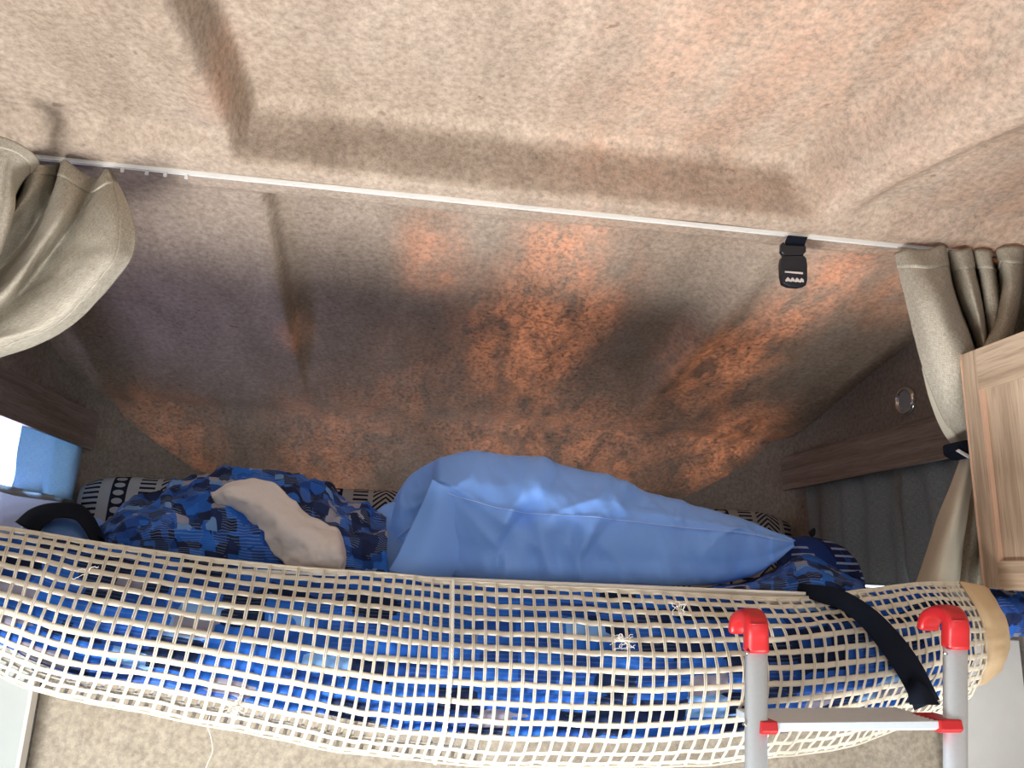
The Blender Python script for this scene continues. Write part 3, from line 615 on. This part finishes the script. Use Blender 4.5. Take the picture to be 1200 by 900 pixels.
# small pale pillow under the left strap
rings = []
for px, t_, b_ in [(44, 623, 630), (50, 615, 632), (60, 609, 634), (75, 605, 636), (92, 604, 638), (108, 609, 640), (118, 618, 642), (124, 632, 643)]:
    T, B = P(px, t_, 1.42), P(px, b_ + 8, 1.40); c = (T + B) / 2; r = (T - B).length / 2
    rings.append([c + Vector((0, math.cos(a) * .09, math.sin(a) * r)) for a in [2 * PI * k / 24 for k in range(24)]])
tag(closed('small_pillow', rings, M['pillow']), 'small pale blue pillow under the black strap at the left end of the bunk', 'pillow')
G = grid([[(0, 578, 1.80), (0, 604, 1.6), (0, 640, 1.45)], [(50, 586, 1.80), (50, 608, 1.6), (50, 645, 1.45)], [(92, 598, 1.80), (94, 615, 1.6), (95, 650, 1.45)], [(135, 625, 1.80), (135, 636, 1.6), (135, 655, 1.45)]], 60, 30)
tag(sheet('bed_sheet', displace(G, lambda u, v, p: .008 * ridged(p, (8, 6, 8), 2)), M['lavender'], solid=.003), 'pale lavender sheet under the black strap at the left end of the bunk', 'sheet')

# ------------------------------------------------------------------ safety net
n_ = empty('safety_net', P(560, 890, 1.14), 'cream open-mesh safety net hanging full of bedding from the edge of the bunk', 'net')
NC = [
 [(-150, 602), (-180, 640), (-200, 690), (-215, 730), (-225, 765)],
 [(0, 617), (-12, 655), (-28, 705), (-44, 750), (-55, 778)],
 [(120, 636), (104, 680), (84, 735), (65, 785), (52, 812)],
 [(240, 653), (228, 700), (213, 755), (198, 805), (186, 838)],
 [(360, 665), (352, 715), (341, 775), (328, 830), (316, 865)],
 [(460, 672), (455, 725), (448, 790), (438, 850), (426, 884)],
 [(540, 680), (540, 735), (538, 795), (532, 857), (520, 895)],
 [(640, 686), (644, 740), (643, 800), (636, 862), (622, 899)],
 [(740, 690), (752, 745), (753, 805), (745, 864), (728, 898)],
 [(830, 696), (853, 745), (862, 800), (852, 858), (836, 895)],
 [(930, 700), (955, 743), (962, 795), (948, 848), (925, 885)],
 [(1010, 691), (1038, 733), (1045, 785), (1028, 832), (1005, 872)],
 [(1075, 683), (1103, 722), (1108, 772), (1092, 818), (1068, 850)],
 [(1125, 682), (1150, 722), (1156, 765), (1146, 800), (1128, 822)]]
YN = [1.142, 1.102, 1.080, 1.085, 1.115]
NG = grid([[(px, py, YN[j]) for j, (px, py) in enumerate(c)] for c in NC], 560, 90)
dents = [(.53, .12, .02, .006), (.60, .35, .03, -.004), (.72, .30, .03, .006), (.80, .25, .05, -.010), (.86, .15, .04, .010), (.30, .1, .06, .005), (.2, .5, .08, -.006), (.45, .5, .1, -.005), (.9, .5, .05, -.006)]
def netdisp(u, v, p):
    d = .004 * noise.noise(p * 9) + .0018 * noise.noise(p * 28)
    for a, b_, r, am in dents: d -= am * math.exp(-((u - a) ** 2 + (v - b_) ** 2 * .3) / r ** 2)
    return d * min(1, 5 * v)
NG = displace(NG, netdisp)
NN = grid_normals(NG)
# sideways wander of the yarns
def nets(u, v):
    """bilinear sample, u,v in 0..1"""
    a = max(0, min(1, u)) * 559; b_ = max(0, min(1, v)) * 89; i = min(int(a), 558); j = min(int(b_), 88); f = a - i; g = b_ - j
    p = NG[i][j] * (1 - f) * (1 - g) + NG[i + 1][j] * f * (1 - g) + NG[i][j + 1] * (1 - f) * g + NG[i + 1][j + 1] * f * g
    return p, NN[i][j]
NCOL = 94; NROW = 14
def ribbon(mb, pts, nrm, hw, th):
    vs = []; fs = []; L = len(pts)
    for i in range(L):
        t_ = (pts[min(i + 1, L - 1)] - pts[max(i - 1, 0)]).normalized(); s = t_.cross(nrm[i]).normalized(); n = nrm[i]; h = hw[i] if isinstance(hw, list) else hw
        for a, c in ((-1, 0), (-.62, 1), (.62, 1), (1, 0), (.62, -1), (-.62, -1)): vs.append(pts[i] + s * a * h + n * c * th)
    for i in range(L - 1):
        for k in range(6): fs.append([i * 6 + k, i * 6 + (k + 1) % 6, (i + 1) * 6 + (k + 1) % 6, (i + 1) * 6 + k])
    fs += [list(range(6))[::-1], [(L - 1) * 6 + k for k in range(6)]]
    mb.add(vs, fs)
mb = MB()
YR = [689, 700, 713, 728, 745, 763, 783, 804, 825, 846, 865, 881, 894]
NROW = len(YR); vrow = [lerp_tab([(686, 0), (740, .25), (800, .5), (862, .75), (899, 1)], q) for q in YR]
SEAM = int(.452 * NCOL)
for c in range(NCOL):
    u0 = c / (NCOL - 1)
    for sgn in (-1, 1):
        pts = []; nr = []
        for k in range(66):
            v = k / 65; uu = u0 + .0011 * noise.noise(Vector((c * 3.1, v * 2.5, 0))) + sgn * .00072
            p, n = nets(uu, v)
            ph = math.sin(PI * (k / 65 * (NROW) + c)); pts.append(p + n * (.0009 * ph + .0007)); nr.append(n)
        ribbon(mb, pts, nr, .00112, .0008)
mb.build('warp_cords', M['cord'], n_)
mb = MB()
for r in range(NROW):
    pts = []; nr = []; hw = []
    for k in range(700):
        u = k / 699; vv = vrow[r] + .0045 * noise.noise(Vector((u * 26, r * 2.7, 4))) + (.003 * noise.noise(Vector((u * 90, r * 2.7, 8))))
        p, n = nets(u, vv); ph = math.sin(PI * (u * (NCOL - 1) + r)); pts.append(p - n * (.0007 * ph)); nr.append(n)
        hw.append(.0040 * (1 + .16 * noise.noise(Vector((u * 60, r * 5, 1)))))
    ribbon(mb, pts, nr, hw, .0009)
mb.build('weft_tapes', M['cord'], n_)
mb = MB()
for c in range(3, 46):
    pts = []; nr = []
    for k in range(14):
        p, n = nets((c + .45) / (NCOL - 1), .84 + .15 * k / 13); pts.append(p - n * (.030 * (1 - k / 13) + .004) + Vector((0, 0, -.004 * k / 13))); nr.append(n)
    ribbon(mb, pts, nr, .0022, .0008)
for r, v in enumerate((.855, .90, .945)):
    pts = []; nr = []
    for k in range(240):
        p, n = nets(.03 + .45 * k / 239, v + .008 * noise.noise(Vector((k * .08, r * 3, 2)))); pts.append(p - n * (.034 * (1 - (v - .84) / .15) + .005)); nr.append(n)
    ribbon(mb, pts, nr, .004, .0009)
mb.build('folded_edge', M['cord'], n_)
# top and bottom binding, seam and hem at the right end
for nm, v in (('top_binding', .004), ('bottom_binding', .995)):
    mb = MB(); mb.tube([nets(k / 299, v)[0] for k in range(300)], .0022, 6); mb.build(nm, M['cord'], n_)
mb = MB()
for ph in (0, 2.1, 4.2):
    mb.tube([nets(.4535 + .0009 * math.sin(k * .9 + ph), k / 99)[0] + nets(.45, k / 99)[1] * (.003 + .001 * math.cos(k * .9 + ph)) for k in range(100)], .0011, 5)
mb.build('seam', M['thread'], n_)
G = grid([[(1124, 682, 1.14), (1148, 722, 1.10), (1153, 765, 1.082), (1143, 805, 1.09)], [(1136, 684, 1.135), (1160, 720, 1.095), (1166, 765, 1.08), (1156, 800, 1.088)], [(1150, 686, 1.14), (1171, 722, 1.105), (1176, 762, 1.09), (1168, 790, 1.095)], [(1158, 690, 1.16), (1177, 725, 1.135), (1182, 758, 1.13), (1176, 780, 1.13)]], 30, 50)
tag(sheet('end_hem', displace(G, lambda u, v, p: .003 * ridged(p, (10, 10, 30), 2)), M['hem'], n_, solid=.003), 'tan cloth hem at the right end of the net')
# frayed spots and a hanging thread
def fray(px, py, Y, n, name='frayed_thread'):
    mb = MB()
    for k in range(n):
        a = random.uniform(0, 6.28); p = P(px + random.uniform(-5, 5), py + random.uniform(-4, 4), Y); pts = [p]
        for q in range(9):
            a += random.uniform(-1.3, 1.3); p = p + Vector((math.cos(a) * .0021, random.uniform(-.0008, .0006), math.sin(a) * .0018)); pts.append(p)
        mb.tube(cr(pts, 24), .00035, 5)
    mb.build(name, M['thread'], n_)
fray(732, 752, 1.074, 16); fray(277, 832, 1.08, 20); fray(797, 712, 1.095, 8); fray(100, 672, 1.10, 3)
MB().tube(cr([P(*q) for q in [(246, 838, 1.10), (243, 850, 1.105), (247, 864, 1.11), (249, 880, 1.11), (244, 893, 1.11), (239, 905, 1.11)]], 40), .0005, 5).build('loose_thread', M['thread'], n_)

# bedding hanging inside the net
VM = [(0, .86), (.1, .86), (.2, .90), (.3, .89), (.36, .84), (.45, .89), (.55, .885), (.65, .90), (.75, .945), (.85, .97), (1, .99)]
G = []
for i in range(300):
    u = i / 299 * .985; vm = lerp_tab(VM, u); c = []
    for j in range(80):
        v = j / 79; p, n = nets(u, v * vm)
        d = .009 + .009 * abs(ridged(p, (5, 5, 13), 2)) + .006 * noise.noise(p * 11) + .03 * sm(.88, 1, v)
        c.append(p - n * max(.005, d))
    G.append(c)
tag(sheet('bedspread', G, M['netbed'], solid=.002, off=0), 'blue patchwork bedspread bulging inside the cream safety net', 'bedspread')

# ------------------------------------------------------------------ straps
def strap(name, pts, wpx, par):
    a = []; b_ = []
    for i, (px, py, Y) in enumerate(pts):
        q0 = pts[max(i - 1, 0)]; q1 = pts[min(i + 1, len(pts) - 1)]; dx, dy = q1[0] - q0[0], q1[1] - q0[1]; L = math.hypot(dx, dy); w_ = wpx[i] / 2
        a.append((px - dy / L * w_, py + dx / L * w_, Y)); b_.append((px + dy / L * w_, py - dx / L * w_, Y - .002))
    m_ = [((x[0] + y_[0]) / 2, (x[1] + y_[1]) / 2, (x[2] + y_[2]) / 2 - .003) for x, y_ in zip(a, b_)]
    G = grid([a, m_, b_], 12, 70)
    return sheet(name, G, M['black'], par, solid=.0018)
e = empty('webbing_strap', P(1020, 826, 1.09), 'black webbing strap lying over the net, its folded end on the ladder step', 'strap')
strap('strap_band', [(935, 690, 1.17), (962, 696, 1.12), (990, 705, 1.088), (1018, 725, 1.070), (1045, 755, 1.064), (1066, 785, 1.064), (1080, 812, 1.064), (1086, 826, 1.07)], [12, 20, 22, 25, 29, 30, 30, 32], e)
sheet('folded_end', grid([[(1067, 794, 1.060), (1064, 812, 1.058), (1066, 826, 1.056)], [(1078, 800, 1.052), (1080, 816, 1.049), (1084, 826, 1.047)], [(1092, 812, 1.056), (1097, 820, 1.053), (1101, 826, 1.051)]], 16, 20), M['black'], e, solid=.002)
G = grid([[(18, 612, 1.33), (36, 597, 1.33), (60, 590, 1.34), (92, 591, 1.35), (108, 604, 1.34), (118, 622, 1.33), (126, 636, 1.32)], [(28, 618, 1.30), (42, 605, 1.30), (62, 598, 1.31), (88, 600, 1.32), (101, 611, 1.31), (112, 628, 1.30), (119, 640, 1.29)], [(44, 626, 1.28), (52, 616, 1.28), (66, 607, 1.29), (86, 608, 1.30), (97, 618, 1.29), (106, 632, 1.28), (113, 642, 1.27)]], 12, 60)
tag(sheet('webbing_strap', G, M['black'], None, solid=.002), 'black webbing strap arched over the small pale pillow on the left', 'strap')

# ------------------------------------------------------------------ ladder
UPV = Vector((AX[0][1], AX[1][1], AX[2][1])); RTV = Vector((AX[0][0], AX[1][0], AX[2][0])); FW = Vector((AX[0][2], AX[1][2], AX[2][2]))
D = P(885, 760, .975).dot(FW)                                 # ladder lies in one plane, parallel legs
def L(px, py, dd=0): r = Vector([sum(a * b for a, b in zip(row, (px - 600.0, 450.0 - py, 900.0))) for row in AX]); return r * ((D + dd) / 900.0)
ZB = 1.0
e = empty('bunk_ladder', (L(1000, 900)[0], L(1000, 900)[1] + .3, -H), 'aluminium bunk ladder with red plastic caps hooked over the right end of the net', 'ladder')
for k, px in enumerate((886, 1119.5)):
    top = L(px, 752 + (0 if k == 0 else -4)); s = (-H + .004 - top.z) / UPV.z; bot = top + UPV * s
    r = .0140
    # oval profile tube with a flat groove
    vs = []; fs = []; n = 28
    for q in (top, bot):
        for j in range(n):
            a = 2 * PI * j / n; ca = math.copysign(abs(math.cos(a)) ** .75, math.cos(a)); sa = math.copysign(abs(math.sin(a)) ** .75, math.sin(a))
            vs.append(q + RTV * ca * r + FW * sa * .010)
    fs = [[j, (j + 1) % n, n + (j + 1) % n, n + j] for j in range(n)] + [list(range(n))[::-1], [n + j for j in range(n)]]
    pz = obj('post', vs, fs, M['brushed'], e)
    # red elbow cap reaching back over the bunk edge
    c0 = L(px, 762 - (4 if k else 0)); up = UPV; bk = Vector((0, 1, 0))
    pts = [c0, c0 + up * .016, c0 + up * .030, c0 + up * .0395 + bk * .006, c0 + up * .043 + bk * .018, c0 + up * .042 + bk * .030, c0 + up * .038 + bk * .042, c0 + up * .030 + bk * .050, c0 + up * .020 + bk * .053]
    pts = cr(pts, 30); vs = []; fs = []; n = 24
    for i, p in enumerate(pts):
        t_ = (pts[min(i + 1, 29)] - pts[max(i - 1, 0)]).normalized(); sd = RTV; dn = sd.cross(t_).normalized(); f = i / 29
        hw = .0152 - .002 * f; hd = .0115 if i < 10 else .0115 - .004 * min(1, (i - 10) / 10)
        for j in range(n):
            a = 2 * PI * j / n; ca = math.copysign(abs(math.cos(a)) ** .6, math.cos(a)); sa = math.copysign(abs(math.sin(a)) ** .6, math.sin(a)); vs.append(p + sd * ca * hw + dn * sa * hd)
    for i in range(29):
        for j in range(n): fs.append([i * n + j, i * n + (j + 1) % n, (i + 1) * n + (j + 1) % n, (i + 1) * n + j])
    fs += [list(range(n))[::-1], [29 * n + j for j in range(n)]]
    cp = obj('red_cap', vs, fs, M['red'], e)
    g = MB()
    for q in range(3):
        a = c0 + up * (.0365 + .0022 * q) - FW * (.0105 - .0035 * q) + bk * 0; g.tube([a - RTV * .011, a + RTV * .011], .0007, 6)
    g.build('grip_ridge', M['red'], cp)
    rv = L(px - 11 + (0 if k == 0 else -1), 765 if k == 0 else 765, -.0105)
    MB().tube([rv, rv - FW * .0025], .0024, 12).build('rivet', M['chrome'], pz)
    rv = L(px - 13, 848, -.006)
    MB().tube([rv, rv - FW * .003 - RTV * .002], .0022, 12).build('rivet', M['chrome'], pz)
    MB().tube([bot - UPV * .002, bot + UPV * .03], .0165, 20).build('foot', M['blackp'], e)
# step
def prism(a, b_, sec_, name, mat, par, **kw):
    vs = [a + RTV * 0 + s for s in sec_] + [b_ + s for s in sec_]; n = len(sec_)
    fs = [[i, (i + 1) % n, n + (i + 1) % n, n + i] for i in range(n)] + [list(range(n))[::-1], [n + i for i in range(n)]]
    return obj(name, vs, fs, mat, par, smooth=False, **kw)
def step(py, lab=None):
    A = L(901, py, -.012); B = L(1107, py - 2, -.012); Yd = Vector((0, 1, 0)); Zd = Vector((0, 0, 1))
    sec_ = []
    n = 11
    for i in range(n * 2 + 1): sec_.append(Yd * (.002 + .095 * i / (n * 2)) + Zd * (0 if i % 2 == 0 else -.0016))
    sec_ = [Yd * .0 + Zd * -.001] + sec_ + [Yd * .098 + Zd * -.008, Yd * .006 + Zd * -.012, Yd * 0 + Zd * -.0085]
    st = prism(A, B, sec_, 'step', M['brushed'], e)
    for (u, v, nm) in ((A - RTV * .010, A + RTV * .010, 'a'), (B - RTV * .008, B + RTV * .020, 'b')):
        prism(u, v, [Yd * -.003 + Zd * .0015, Yd * (.035 if nm == 'a' else .05) + Zd * .0015, Yd * (.036 if nm == 'a' else .052) + Zd * -.006, Yd * .03 + Zd * -.014, Yd * 0 + Zd * -.0145, Yd * -.005 + Zd * -.010], 'step_bracket', M['red'], st, bevel=.0015)
    return st
step(846.5)
for k in range(1, 4): step(846.5 + k * 245)
